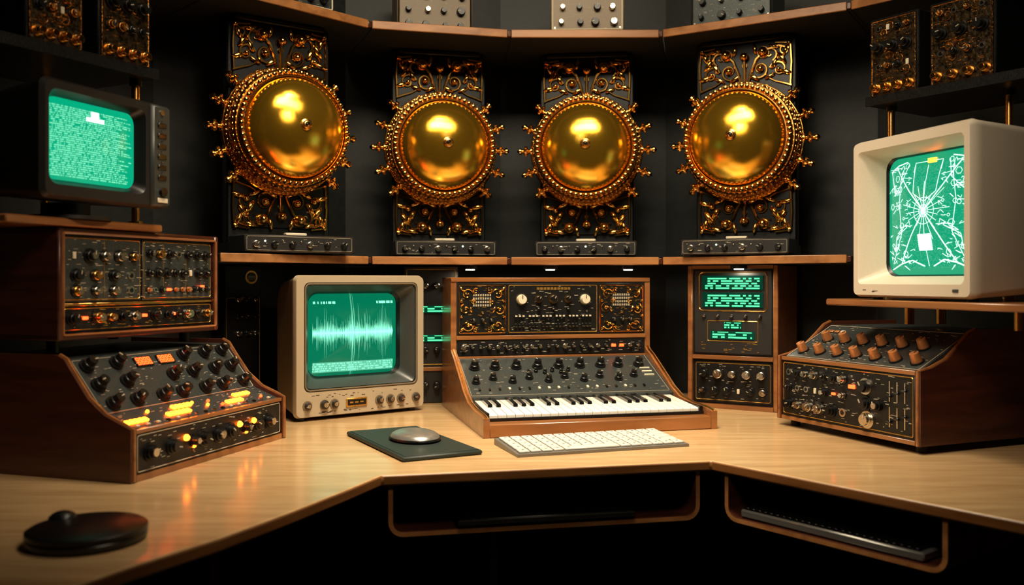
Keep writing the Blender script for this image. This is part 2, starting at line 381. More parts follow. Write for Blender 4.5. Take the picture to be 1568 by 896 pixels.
def speaker(x,y,yaw):
    zc=1.545; R=root('ornate_dome_speaker',x,y,zc,yaw)
    b=MB()
    z0=1.2015-zc
    b.box(-.15,.15,.045,.085,z0+.03,.312,'panel_black',.004)
    b.box(-.137,.137,.04,.046,z0+.075,.30,'black_plastic',.003)
    b.box(-.13,.13,.03,.1,.30,.3145,'panel_black',.003); b.box(-.15,.15,.03,.12,z0,z0+.034,'panel_black',.003)
    b.M=front(.04)
    for u in (-.13,.13):
        for v in (z0+.09,.287): b.cyl(u,v,0,.004,.006,'gold',n=10)
    b.done('mounting_panel',R)
    b=MB(); b.M=front(.04,0,.182); ornament(b,1); b.M=front(.04,0,-.160); ornament(b,-1); b.done('gold_filigree',R)
    SC=Matrix.Diagonal((.985,.985,1,1))
    b=MB(); b.M=front(.04)@SC
    b.lathe([(0,0),(.160,0),(.175,.012),(.179,.022),(.178,.032),(.171,.040),(.169,.056),(.165,.074),(.161,.086),(.159,.100),(.155,.110),(.149,.112),(.145,.106),(.141,.098),(0,.098)],'bronze',72)
    for r,h,t,mm in ((.177,.030,.004,'gold'),(.169,.058,.003,'brass'),(.162,.090,.004,'gold'),(.145,.110,.003,'gold')):
        b.tube([(r*math.cos(2*math.pi*i/64),r*math.sin(2*math.pi*i/64),h) for i in range(64)],t,mm,6,True)
    n=60
    for i in range(n):
        a=2*math.pi*i/n; b.sphere(.1535*math.cos(a),.1535*math.sin(a),.113,.0070,'gold',8)
    n=84
    for i in range(n):
        a=2*math.pi*i/n; b.sphere(.172*math.cos(a),.172*math.sin(a),.045,.0052,'gold',6)
    n=66
    for i in range(n):
        a=2*math.pi*i/n; b.sphere(.166*math.cos(a),.166*math.sin(a),.078,.0055,'brass',6)
    M=b.M.copy(); n=36
    for i in range(n):
        a=2*math.pi*(i+.5)/n
        b.M=M@Matrix.Translation((.170*math.cos(a),.170*math.sin(a),.064))@Matrix.Rotation(a,4,'Z')
        b.sphere(0,0,0,.011,'bronze' if i%2 else 'brass',8,sz=1.0,sx=.4,sy=.6)
    b.M=M
    b.done('bronze_ring',R)
    b=MB(); b.M=front(.04)
    N=16; Rr=.139; H=.082
    b.lathe([(Rr*math.cos(math.pi/2*i/N) if i<N else 0,.098+H*math.sin(math.pi/2*i/N)) for i in range(N+1)],'gold_dome',64)
    b.done('gold_dome',R)
    b=MB(); b.M=front(.04)
    b.lathe([(0,.175),(.016,.178),(.0155,.182),(.011,.184),(.009,.189),(.006,.190),(.0055,.184),(0,.184)],'brass',20)
    b.sphere(0,0,.186,.005,'black_plastic',8)
    M=b.M.copy()
    for base in (0,math.pi):
        for k in (-2,-1,0,1,2):
            a=base+k*.37; ux=Vector((math.cos(a),math.sin(a),0)); u=Vector((0,0,1)); v=ux.cross(u)
            b.M=M@fr((.173*math.cos(a),.173*math.sin(a),.024),u,v)
            if (b.M.to_3x3()@Vector((0,0,1))).dot(M.to_3x3()@ux)<0: b.M=M@fr((.173*math.cos(a),.173*math.sin(a),.024),v,u)
            b.lathe([(0,-.004),(.014,-.002),(.014,.005),(.007,.009),(.0065,.012),(.011,.015),(.013,.021),(.011,.027),(.006,.030),(.006,.033),(.0105,.036),(.011,.041),(.006,.045),(.004,.048),(0,.050)],'gold',12)
            for q in range(5):
                b.sphere(.012*math.cos(q*math.pi*.4),.012*math.sin(q*math.pi*.4),.021,.0055,'gold',6)
    b.done('finials',R)
    return R
SPK=[(-.628,2.54,36),(-.222,2.87,13),(.236,2.90,-6),(.684,2.72,-27)]
for s_ in SPK: speaker(*s_)
for i,(x,y,yaw) in enumerate(SPK):
    R=root('preamp_box',x,y,1.2015,yaw)
    b=MB(); o=-.105; w=.155
    b.box(-w,w,o,o+.125,.004,.05,'charcoal_plastic',.003)
    for u in (-.13,.13):
        for v in (o+.02,o+.1): b.cyl(u,v,0,.005,.008,'black_plastic')
    b.box(-.03,.03,o+.03,o+.05,.05,.058,'cream',.002)
    b.M=front(o,0,.027)
    outline(b,-w+.006,w-.006,-.018,.018,.0005,'label_print')
    for k in range(6):
        u=-.125+k*.05
        knob(b,u,-.002,.009,.012,'black_plastic' if (k+i)%3 else 'silver',cap='silver' if k%3==0 else None)
    for k in range(4): b.sphere(-.10+k*.05,.006,.001,.0028,'lamp_white' if (k+i)%4==0 else 'silver',6)
    labels(b,-.14,.14,-.015,.015,16)
    b.done('preamp_body',R)
def topgear(x,y,yaw,w,m,fm):
    R=root('mixer_box',x,y,1.8865,yaw); b=MB()
    b.box(0,w,0,.16,.005,.17,m,.004)
    for u in (.02,w-.02):
        for v in (.02,.14): b.cyl(u,v,0,.006,.008,'black_plastic')
    b.M=front(0); outline(b,.006,w-.006,.012,.163,.0025,fm)
    for r in range(3):
        for k in range(4):
            u=.035+k*(w-.07)/3+random.uniform(-.005,.005); knob(b,u,.034+r*.045,random.uniform(.008,.014),.018,random.choice(['black_plastic','black_plastic','silver']))
    screws(b,.013,w-.013,.018,.157); labels(b,.015,w-.02,.015,.15,60)
    b.done('mixer_body',R)
topgear(-.352,2.80,13,.235,'beige_dark','silver')
topgear(.118,2.80,-2,.225,'beige_dark','cream')
topgear(.54,2.765,-29,.245,'panel_grey','silver')
topgear(-.66,2.46,43,.21,'panel_grey','cream')
# ---------------------------------------------------------------- synthesizer
W=.613; R=root('synthesizer',-.069,2.198,.7505,13.8)
b=MB()
cheek=[(0,0),(0,.046),(.03,.05),(.12,.052),(.2,.060),(.26,.082),(.34,.124),(.41,.16),(.44,.172),(.45,.18),(.45,.387),(.60,.387),(.60,0)]
for x0 in (0,W-.016): b.prism(cheek,x0,x0+.016,'walnut_trim')
b.box(.016,W-.016,0,.05,0,.032,'walnut_trim',.002)
b.box(.016,W-.016,.05,.6,0,.03,'black_plastic')
b.box(.016,W-.016,.45,.598,.0,.375,'charcoal_plastic')
b.box(.0,W,.447,.6,.3755,.389,'walnut_trim',.002)
b.box(.016,W-.016,.444,.452,.208,.220,'walnut_trim',.001)
b.box(.016,W-.016,.442,.452,.150,.160,'walnut_trim',.001)
b.prism([(.238,.03),(.238,.066),(.246,.068),(.45,.158),(.45,.03)],.016,W-.016,'panel_grey')
b.box(.016,W-.016,.045,.052,.03,.040,'black_plastic')
for x0 in (0.008,W-.008): b.tube([(x0,y,z+.001) for y,z in cheek[1:10]],.0035,'brass',5,ref=(1,0,0))
b.done('synth_case',R)
b=MB()
nk=25; kw=(W-.032-.02)/nk; k0=.026
for i in range(nk):
    x0=k0+i*kw+.0008; x1=k0+(i+1)*kw-.0008
    b.prism([(.054,.031),(.054,.046),(.057,.048),(.236,.060),(.236,.031)],x0,x1,'white_key')
    if i<nk-1 and i%7 not in (2,6): b.prism([(.140,.048),(.144,.061),(.236,.068),(.236,.05)],k0+(i+1)*kw-.006,k0+(i+1)*kw+.006,'black_key')
b.box(.016,k0,.05,.238,.03,.052,'black_plastic'); b.box(W-.026,W-.016,.05,.238,.03,.052,'black_plastic')
b.done('piano_keys',R)
b=MB()
sl=Vector((0,.204,.090)); b.M=fr((.016,.246,.068),(1,0,0),sl); Ls=sl.length; Wi=W-.032
labels(b,.01,Wi-.01,.01,Ls-.01,80)
for k in range(9):
    knob(b,.04+k*.062+random.uniform(-.004,.004),.155,.0125,.024,'black_plastic',cap='black_key',skirt='black_plastic')
for k in range(10):
    knob(b,.03+k*.052,.075+(k%2)*.018,.0095,.019,'black_plastic',skirt='black_plastic')
for k in range(6): knob(b,.19+k*.024,.118+(k%2)*.01,.006,.013,'black_plastic')
for k in range(18): b.box(.03+k*.028,.036+k*.028,.03,.04,0,.004,random.choice(['cream','black_key','black_key','silver']))
for r in range(3): b.box(Wi-.05,Wi-.02,.09+r*.02,.095+r*.02,0,.004,'cream')
outline(b,.006,Wi-.006,.006,Ls-.006,.0006,'label_print')
# upper panel
b.M=front(.4495,.016,.22); H=.152
b.box(.004,Wi-.004,.003,H,0,.003,'panel_black',.001); b.M=front(.4465,.016,.22)
outline(b,.008,.145,.008,H-.006,.0015,'gold'); outline(b,.155,Wi-.155,.008,H-.006,.001,'gold_print'); outline(b,Wi-.145,Wi-.008,.008,H-.006,.0015,'gold')
for sg,o in ((1,.0765),(-1,Wi-.0765)):
    for (u,v,r_,a,s2) in ((-.045,.12,.018,0,1),(.045,.12,.018,3.1,-1),(-.045,.030,.018,0,-1),(.045,.030,.018,3.1,1),(-.05,.078,.016,2,1),(.05,.075,.016,1,-1),(-.02,.130,.009,1,1),(.02,.130,.009,2,-1),(-.02,.016,.008,1,1),(.02,.016,.008,2,-1),(-.028,.098,.008,0,1),(.028,.098,.008,2,1)):
        b.tube([(p[0],p[1],.002) for p in scroll(o+u,v,r_,1.2,a,s2,14)],.0019,'gold',5)
    for u,v,a in ((-.06,.135,.8),(.06,.135,-.8),(-.06,.018,-.8),(.06,.018,.8),(-.03,.03,1.2),(.03,.03,-1.2),(-.034,.075,.3),(.034,.075,-.3)):
        M=b.M.copy(); b.M=M@Matrix.Translation((o+u,v,.002))@Matrix.Rotation(a,4,'Z'); b.sphere(0,0,0,.009,'gold',8,sz=.25,sx=.38); b.M=M
    for u in (-.026,0,.026): knob(b,o+u,.044,.0065,.012,'black_plastic',cap='silver')
    for r in range(4):
        for k in range(8): b.box(o-.028+k*.007,o-.024+k*.007,.115-r*.010,.121-r*.010,0,.002,'label_print')
    for u,v in ((-.05,.125),(.05,.125),(-.05,.078),(.05,.075),(0,.066),(-.045,.03),(.045,.03),(-.062,.1),(.062,.1),(-.062,.055),(.062,.055)): b.sphere(o+u,v,.002,.0042,'gold',8)
for u in (.193,Wi-.193):
    b.cyl(u,.105,0,.004,.018,'silver',n=20); b.cyl(u,.105,.004,.016,.0145,'cream',.0125,20); b.box(u-.001,u+.001,.107,.118,.0158,.0172,'black_key')
for u,r_ in ((.245,.009),(Wi/2,.011),(Wi-.245,.009)): knob(b,u,.106,r_,.016,'black_plastic',skirt='brass')
for k in range(3): knob(b,.245+k*.0455,.078,.006,.012,'black_plastic')
for g in range(6):
    for k in range(3):
        u=.172+g*.041+k*.011; b.box(u,u+.008,.044,.060,0,.006,'black_key',.001); b.box(u+.001,u+.007,.054,.058,.006,.0075,'cream')
        b.box(u,u+.008,.020,.034,0,.006,'black_key',.001); b.box(u+.001,u+.007,.023,.027,.006,.0072,'silver')
for k in range(10): b.box(.240+k*.0105,.248+k*.0105,.133,.140,0,.001,'gold_print')
labels(b,.16,Wi-.16,.012,.145,120); labels(b,.012,.14,.012,.145,60,'gold_print'); labels(b,Wi-.14,Wi-.012,.012,.145,60,'gold_print')
# lower strip
b.M=front(.4495,.016,.162); b.box(.004,Wi-.004,0,.045,0,.003,'panel_black',.001); b.M=front(.4465,.016,.162)
for k in range(22):
    u=.02+k*.0255
    if k in (18,19) : b.box(u-.007,u+.007,.02,.028,0,.003,'led_red',.001)
    else: knob(b,u,.024,.006 if k%3 else .008,.010,'black_plastic' if k%4 else 'silver',cap='silver')
labels(b,.01,Wi-.01,.004,.04,90); b.done('controls',R)
# ---------------------------------------------------------------- CRT in the middle (waveform)
R=root('crt_oscilloscope_monitor',-.579,2.44,.7505,37.5); b=MB(); w=.406; h=.395
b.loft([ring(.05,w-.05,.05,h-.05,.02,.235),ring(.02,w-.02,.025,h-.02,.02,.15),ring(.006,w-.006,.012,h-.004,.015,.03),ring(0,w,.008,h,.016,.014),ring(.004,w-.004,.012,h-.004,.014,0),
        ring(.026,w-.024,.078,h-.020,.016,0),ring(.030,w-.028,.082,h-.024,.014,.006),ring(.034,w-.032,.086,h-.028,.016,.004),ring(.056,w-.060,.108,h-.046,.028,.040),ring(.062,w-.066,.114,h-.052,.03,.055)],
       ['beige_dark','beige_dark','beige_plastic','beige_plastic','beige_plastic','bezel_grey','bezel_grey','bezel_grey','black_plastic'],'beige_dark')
for u in (.03,w-.03):
    for v in (.03,.17): b.cyl(u,v,0,.010,.012,'black_plastic')
b.M=front(0)
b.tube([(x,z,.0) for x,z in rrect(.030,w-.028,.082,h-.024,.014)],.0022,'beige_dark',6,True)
for u in (.035,.085,.115,.255,.290,.325,.375):
    big=u in(.085,)
    b.cyl(u,.042,0,.003,.0135,'beige_dark',n=18); knob(b,u,.042,.0095 if not big else .012,.014,'charcoal_plastic',cap='silver')
b.box(.15,.215,.030,.054,0,.004,'gold_print',.001); b.box(.154,.211,.034,.050,.004,.005,'black_plastic')
for k in range(3): b.box(.160+k*.016,.170+k*.016,.040,.044,.005,.006,'gold_print')
labels(b,.02,w-.02,.018,.024,30,'black_plastic'); labels(b,.02,w-.02,.060,.070,20,'black_plastic')
b.M=Matrix.Identity(4)
b.done('monitor_case',R)
crt_screen('green_screen',R,.060,w-.064,.112,h-.050,.03,.055,.02,'screen_wave')
# ---------------------------------------------------------------- left console
R=root('mixing_console',-.711,1.705,.7505,72.4); W=.537; b=MB()
ch=[(0,.0),(0,.100),(.02,.108),(.06,.124),(.10,.155),(.135,.20),(.155,.228),(.172,.236),(.44,.236),(.44,0)]
for x0 in (0,W-.016): b.prism(ch,x0,x0+.016,'mahogany')
for x0 in (.008,W-.008): b.tube([(x0,y,z) for y,z in [(0,.002)]+ch[1:8]],.004,'walnut_trim',5,ref=(1,0,0)); 
b.prism([(.006,.008),(.006,.093),(.012,.097),(.075,.121),(.160,.226),(.43,.226),(.43,.008)],.016,W-.016,'panel_grey')
b.box(.016,W-.016,.001,.01,.0,.012,'walnut_trim'); b.box(.016,W-.016,.001,.012,.090,.098,'walnut_trim',.001)
b.done('console_case',R)
b=MB(); Wi=W-.032
b.M=front(.0055,.016,.012)
b.box(.003,Wi-.003,.002,.077,0,.002,'panel_black'); b.M=front(.0035,.016,.012)
outline(b,.006,Wi-.006,.005,.074,.001,'label_print')
us=[.04,.105,.16,.205,.255,.30,.345,.40,.45]
for i,u in enumerate(us):
    if i in (2,6,7): b.sphere(u-.012,.048,.002,.007,'led_orange',10); b.sphere(u+.012,.028,.002,.005,'led_orange',8)
    knob(b,u+(.012 if i in(2,6) else 0),.038,.014 if i not in (2,6) else .010,.016,'black_plastic' if i%3 else 'steel_dark',cap='silver' if i%2==0 else None,skirt='steel_dark' if i%2==0 else 'black_plastic')
labels(b,.01,Wi-.01,.008,.07,80)
s1=Vector((0,.063,.024)); b.M=fr((.016,.012,.0975),(1,0,0),s1); L=s1.length
for (u0,n) in ((.01,5),(.13,6),(.17,5),(.33,5),(.385,5)):
    r0=.018 if u0 in (.01,.13,.33) else .040
    for k in range(n): b.box(u0+k*.0125,u0+k*.0125+.009,r0,r0+.012,0,.005,'led_orange',.001)
for (u,v) in ((.27,.03),(.29,.045),(.46,.02),(.31,.02),(.24,.05),(.10,.05)): b.sphere(u,v,.002,.004,'led_orange' if u<.28 else 'led_red',8)
for k in range(16): b.box(.02+k*.03,.028+k*.03,.004,.010,0,.003,random.choice(['silver','black_key','cream']))
labels(b,.01,Wi-.01,.004,L,60)
s2=Vector((0,.085,.105)); b.M=fr((.016,.075,.121),(1,0,0),s2); L=s2.length
for r in range(3):
    for k in range(7):
        u=.035+k*.072; v=.022+r*.046
        if r==2 and k in (2,3): continue
        if r==1 and k==2: continue
        knob(b,u+random.uniform(-.006,.006),v,.0125,.026,'black_plastic',skirt='black_plastic')
for (u) in (.165,.235): 
    b.box(u,u+.052,.098,.122,0,.004,'black_key',.001)
    for k in range(4):
        for vv in (.101,.111):
            uu=u+.004+k*.0115
            b.box(uu,uu+.0085,vv,vv+.0018,.004,.005,'led_red'); b.box(uu,uu+.0085,vv+.0065,vv+.0083,.004,.005,'led_red')
            b.box(uu,uu+.002,vv,vv+.0083,.004,.005,'led_red'); b.box(uu+.0065,uu+.0085,vv,vv+.0083,.004,.005,'led_red')
labels(b,.01,Wi-.01,.008,L-.008,120); outline(b,.005,Wi-.005,.004,L-.004,.0008,'label_print')
b.done('controls',R)
# ---------------------------------------------------------------- left rack
def rack_grid(b,u0,u1,v0,v1,nc,nr,mats,r=.008,leds=0):
    for j in range(nr):
        for i in range(nc):
            u=u0+(i+.5)*(u1-u0)/nc; v=v0+(j+.5)*(v1-v0)/nr
            q=random.random()
            if leds and q<leds: b.box(u-.006,u+.006,v-.003,v+.003,0,.005,'led_red',.001)
            elif q<.12: b.cyl(u,v,0,.003,r*.9,'silver',n=12); b.cyl(u,v,.003,.0035,r*.5,'black_key',n=12)
            elif q<.2: b.box(u-.004,u+.004,v-.007,v+.007,0,.004,'cream',.001)
            else: knob(b,u,v,r*random.uniform(.75,1.1),r*1.6,random.choice(mats),cap='silver' if random.random()<.25 else None,skirt='black_plastic')
R=root('rack_synthesizer',-.873,1.76,1.0125,67.7); W=.456; H=.222; b=MB()
b.box(0,W,.002,.33,0,.014,'mahogany',.003); b.box(0,W,.002,.33,H-.014,H,'mahogany',.003)
for x0 in (0,W-.014): b.box(x0,x0+.014,0,.33,.0,H,'mahogany',.003)
b.box(.014,W-.014,.012,.32,.014,H-.014,'panel_black')
b.M=front(0); b.tube([(x,z,0) for x,z in rrect(.011,W-.011,.011,H-.011,.003,2)],.0028,'walnut_trim',5,True)
b.M=Matrix.Identity(4)
for u in (.03,W-.06):
    for v in (.05,.27): b.cyl(u,v,-.0245,0,.012,'steel_dark')
b.done('rack_case',R)
b=MB(); b.M=front(.0118,.014,.014); Wi=W-.028; Hi=H-.028
b.box(.002,.205,.062,Hi-.002,0,.003,'panel_grey',.001); b.box(.209,Wi-.002,.062,Hi-.002,0,.003,'panel_grey',.001); b.box(.002,Wi-.002,.002,.052,0,.003,'panel_black',.001)
b.box(.0,Wi,.053,.059,0,.006,'brass',.001)
b.M=front(.0088,.014,.014)
rack_grid(b,.01,.2,.128,.18,5,1,['silver','brass','black_plastic'],.011); rack_grid(b,.01,.2,.068,.13,4,2,['silver','brass','black_plastic'],.010,.03)
rack_grid(b,.215,Wi-.01,.14,.185,7,1,['black_plastic','black_plastic','brass'],.009); rack_grid(b,.215,Wi-.01,.100,.142,8,1,['black_plastic'],.009,.1); rack_grid(b,.215,Wi-.01,.068,.1,10,1,['black_plastic','copper'],.006,.1)
rack_grid(b,.008,Wi-.008,.012,.046,13,1,['steel_dark','silver','brass','black_plastic'],.011,.1)
for (a,c) in ((.006,.201),(.213,Wi-.006)): outline(b,a,c,.066,Hi-.006,.0009,'gold_print')
outline(b,.006,Wi-.006,.006,.048,.0009,'gold_print')
for u in (.105,.27,.34): b.box(u,u+.001,.07,Hi-.01,0,.001,'gold_print')
for (u,v) in ((.405,.125),(.405,.16),(.39,.09),(.30,.03),(.315,.03)): b.box(u-.005,u+.005,v-.003,v+.003,.002,.008,'led_red',.001)
labels(b,.01,Wi-.01,.064,Hi-.008,200); labels(b,.01,Wi-.01,.008,.046,60,'gold_print'); b.done('front_panels',R)
R=root('monitor_shelf_board',-.908,1.64,1.2355,67.7); b=MB(); b.box(0,.385,0,.36,0,.016,'walnut_trim',.003); b.done('board',R)
# dark CRT on the left
R=root('crt_text_monitor',-.847,1.65,1.282,70.4); b=MB(); w=.325; h=.222
b.loft([ring(.05,w-.05,.02,h-.03,.02,.24),ring(.03,w-.03,.01,h-.012,.02,.16),ring(.004,w-.004,.002,h-.002,.018,.03),ring(0,w,0,h,.018,.010),ring(.006,w-.006,.006,h-.006,.016,0),
        ring(.014,.262,.026,h-.020,.02,0),ring(.018,.258,.030,h-.024,.02,.006),ring(.024,.250,.037,h-.031,.022,.022)],
       ['charcoal_plastic']*5+['black_plastic']*2,'charcoal_plastic')
b.box(.272,w+.004,-.008,.05,.004,h-.004,'bezel_grey',.006)
b.cyl(.16,.11,-.031,-.024,.085,'charcoal_plastic',n=28); b.cyl(.16,.11,-.026,.002,.045,'charcoal_plastic',n=24)
b.M=front(-.008)
for k in range(6): b.box(.287,.312,.06+k*.022,.070+k*.022,0,.003,'black_key',.001); b.sphere(.2995,.076+k*.022,.001,.002,'silver',6)
b.cyl(.2995,h-.02,0,.003,.006,'silver'); b.cyl(.2995,.035,0,.008,.009,'black_key'); b.box(.285,.315,.012,.022,0,.003,'cream',.001)
b.done('monitor_case',R)
crt_screen('green_screen',R,.022,.252,.035,h-.029,.024,.022,.014,'screen_text')
b=MB(); b.M=front(.0085,0,0)
b.box(.11,.155,.155,.163,0,.0008,'glow_white'); b.box(.122,.142,.163,.175,0,.0008,'glow_white')
b.done('screen_header',R)
def modules(name,x,y,yaw,mx,plate,posts,zb=1.57,h=.215):
    R=root(name,x,y,zb,yaw); b=MB()
    b.box(plate[0],plate[1],-.006,.28,0,.012,'steel_dark',.002)
    b.box(plate[0],plate[1],-.008,-.004,-.002,.022,'panel_black',.001)
    for (u0,u1) in mx:
        b.M=Matrix.Identity(4); b.box(u0,u1,.0,.2,.014,h,'panel_black',.003)
        b.M=front(0,u0,.014); ww=u1-u0; hh=h-.014
        b.box(.006,ww-.006,.006,hh-.006,0,.003,'lace_metal',.001); b.M=front(-.003,u0,.014)
        outline(b,.008,ww-.008,.008,hh-.008,.0014,'bronze')
        for k in range(4): 
            u=.022+k*(ww-.044)/3; b.cyl(u,.026,0,.004,.0125,'brass'); knob(b,u,.026,.010,.020,'brass',cap='gold',ptr=None)
        rack_grid(b,.014,ww-.014,.055,.10,4,1,['black_plastic','bronze'],.009)
        for k in range(3): knob(b,.03+k*(ww-.06)/2,.125,.012,.026,'black_plastic',skirt='black_plastic')
        rack_grid(b,.014,ww-.014,.15,.195,4,1,['black_plastic','bronze'],.008)
        for k in range(7):
            b.tube([(p[0],p[1],.001) for p in scroll(random.uniform(.03,ww-.03),random.uniform(.05,.18),.014,1.2,random.uniform(0,6),1,12)],.0014,'bronze',4)
        labels(b,.012,ww-.02,.04,.19,70,'bronze',s=1.2); screws(b,.012,ww-.012,.014,hh-.014)
    b.M=Matrix.Identity(4)
    for (u,v,zl) in posts:
        b.cyl(u,v,zl-zb,0,.0085,'brass'); b.cyl(u,v,zl-zb,zl-zb+.008,.016,'brass'); b.cyl(u,v,-.012,0,.013,'steel_dark')
    b.done('module_rack',R); return R
modules('modular_rack',-.946,1.69,61.8,[(.048,.174),(.207,.338)],(-.10,.355),[(.338,.047,1.252),(.27,.262,1.252),(.03,.262,1.252)])
modules('modular_rack',.90,2.307,-56.5,[(.004,.137),(.165,.325)],(-.005,.43),[(.03,.05,1.0875),(.30,.10,1.0875)])
# ---------------------------------------------------------------- right console
R=root('analog_synthesizer_console',.702,2.419,.7505,-66.9); W=.472; b=MB()
ch=[(0,.018),(0,.182),(.035,.188),(.08,.205),(.12,.236),(.15,.262),(.172,.270),(.40,.270),(.40,.018)]
for x0 in (0,W-.016): b.prism(ch,x0,x0+.016,'mahogany')
for x0 in (.008,W-.008): b.tube([(x0,y,z) for y,z in ch[:7]],.004,'walnut_trim',5,ref=(1,0,0))
b.prism([(.006,.024),(.006,.176),(.012,.180),(.168,.260),(.39,.260),(.39,.024)],.016,W-.016,'panel_grey')
b.box(.016,W-.016,.0,.01,.018,.028,'walnut_trim',.001); b.box(.016,W-.016,.0,.012,.172,.182,'walnut_trim',.001)
for u in (.03,W-.03):
    for v in (.035,.36): b.cyl(u,v,0,.020,.013,'steel_dark',.011)
b.done('console_case',R)
b=MB(); b.M=front(.0055,.016,.028); Wi=W-.032
b.box(.003,Wi-.003,.003,.142,0,.003,'panel_black',.001); b.M=front(.0025,.016,.028)
outline(b,.007,Wi-.007,.007,.138,.001,'gold_print')
rack_grid(b,.012,.24,.096,.134,7,1,['black_plastic','silver'],.010,.05); rack_grid(b,.012,.24,.056,.096,7,1,['silver','black_plastic'],.009,.05); rack_grid(b,.012,.24,.012,.056,6,1,['silver','steel_dark'],.012)
knob(b,.295,.105,.015,.018,'black_plastic',skirt='silver'); knob(b,.295,.065,.014,.018,'black_plastic',skirt='black_plastic'); knob(b,.30,.028,.016,.016,'silver',skirt='silver'); b.box(.242,.262,.095,.104,0,.005,'led_red',.001); knob(b,.335,.065,.012,.018,'steel_dark',cap='silver')
for k in range(3):
    for r in range(2): b.box(.365+k*.022,.368+k*.022,.02+r*.058,.066+r*.058,0,.001,'silver'); b.box(.360+k*.022,.373+k*.022,.03+r*.058+k*.008,.036+r*.058+k*.008,0,.006,'black_key',.001)
labels(b,.01,Wi-.01,.01,.135,160)
s2=Vector((0,.156,.080)); b.M=fr((.016,.012,.181),(1,0,0),s2); L=s2.length
for r in range(2):
    for k in range(7 if r==0 else 6):
        u=.035+k*.062+(r*.03); v=.035+r*.062
        b.cyl(u,v,0,.003,.016,'black_plastic',n=18); b.cyl(u,v,.003,.024,.0125,'copper',.0105,18); b.box(u-.001,u+.001,v+.001,v+.010,.0235,.0248,'black_key')
for k in range(3): b.box(.03+k*.02,.044+k*.02,.135,.145,0,.003,'copper' if k<2 else 'cream',.001)
labels(b,.01,Wi-.01,.006,L-.006,130); outline(b,.005,Wi-.005,.005,L-.005,.0008,'label_print')
b.done('controls',R)
R=root('monitor_riser',.78,2.26,1.07,-71); b=MB(); b.box(0,.58,-.006,.34,0,.016,'walnut_trim',.003)
for u,v in ((.045,.21),(.37,.21),(.045,.31),(.37,.31)): b.cyl(u,v,-.0485,0,.012,'brass')
b.done('board',R)
# ivory CRT on the right
R=root('crt_diagram_monitor',.815,2.19,1.092,-73); b=MB(); w=.370; h=.367
b.loft([ring(.03,w-.03,.03,h-.03,.02,.265),ring(.012,w-.012,.012,h-.012,.02,.22),ring(.002,w-.002,.002,h-.002,.014,.03),ring(0,w,0,h,.014,.012),ring(.005,w-.005,.005,h-.005,.012,0),
        ring(.020,w-.020,.030,h-.026,.012,0),ring(.024,w-.024,.034,h-.030,.012,.005),ring(.046,w-.042,.048,h-.042,.03,.060),ring(.050,w-.046,.052,h-.046,.032,.067)],
       ['ivory_plastic']*7+['black_plastic'],'ivory_plastic')
for u in (.04,w-.04):
    for v in (.04,.2): b.cyl(u,v,-.0055,.004,.012,'black_plastic')
b.M=front(0); b.box(w-.05,w-.035,.014,.020,0,.002,'bezel_grey'); labels(b,.03,.1,.012,.018,6,'black_plastic')
b.done('monitor_case',R)
sx0,sx1,sz0,sz1,sy,bl=.048,w-.044,.050,h-.044,.067,.024
crt_screen('green_screen',R,sx0,sx1,sz0,sz1,.034,sy,bl,'screen_diagram')
b=MB(); cx=(sx0+sx1)/2; cz=(sz0+sz1)/2; hx=(sx1-sx0)/2; hz=(sz1-sz0)/2
def onscr(p):
    a,c=p; s_=max(abs(a),abs(c)); return (cx+a*hx,sy-bl*(1-s_*s_)-.0012,cz+c*hz)
def line(pts,r=.0007):
    out=[]
    for p,q in zip(pts,pts[1:]):
        for k in range(6): t=k/6; out.append((p[0]+(q[0]-p[0])*t,p[1]+(q[1]-p[1])*t))
    out.append(pts[-1]); b.tube([onscr(p) for p in out],r,'glow_white',4,ref=(0,1,0))
for k in range(20):
    a=2*math.pi*k/20+.05; L1=.2+.35*random.random(); line([(0,.05),(L1*math.cos(a),.05+L1*math.sin(a))],.0005)
for i in range(14):
    x=random.uniform(.25,.85); z=random.uniform(-.85,.85); r_=random.uniform(.02,.06)
    for sg in (-1,1): line([(sg*(x+r_*math.cos(t*math.pi/3)),z+r_*math.sin(t*math.pi/3)) for t in range(7)],.0005)
for i in range(60):
    x=random.uniform(.3,.86); z=random.uniform(-.85,.85); dx=random.uniform(-.10,.10); dz=random.uniform(-.08,.08); e=random.uniform(-.12,.12)
    for sg in (-1,1): line([(sg*x,z),(sg*(x+dx),z+dz),(sg*(x+e),z)],.0005)
for sg in (-1,1):
    line([(0,.05),(sg*.35,.40),(sg*.72,.82)],.0012); line([(0,.05),(sg*.3,-.35),(sg*.62,-.82)],.0012)
    line([(sg*.55,.82),(sg*.62,.2),(sg*.55,-.3),(sg*.8,-.8)]); line([(sg*.3,.85),(sg*.25,.35),(0,.2)])
    line([(sg*.45,.85),(sg*.55,.55),(sg*.75,.35),(sg*.85,.75)]); line([(sg*.4,-.2),(sg*.7,-.35),(sg*.75,-.6)])
    line([(sg*.1,-.85),(sg*.35,-.75),(sg*.6,-.80),(sg*.85,-.90)],.0014); line([(sg*.5,.9),(sg*.7,.86),(sg*.86,.75)],.0012)
for R_ in (.10,.22): line([(R_*math.cos(t*math.pi/8),.05+R_*math.sin(t*math.pi/8)) for t in range(17)],.0005)
line([(0,.8),(0,-.85)],.0006); line([(-.3,.7),(-.3,.86),(.3,.86),(.3,.7)],.0006)
for k in range(9): line([(-.14,-.58+k*.030),(.14,-.58+k*.030)],.0020)
p=onscr((0,.05)); b.sphere(p[0],p[1],p[2],.005,'glow_white',8)
p=onscr((-.1,.86)); b.box(p[0]+.01,p[0]+.035,p[1]-.001,p[1]+.001,p[2]-.004,p[2]+.006,'led_orange')
b.done('screen_drawing',R)
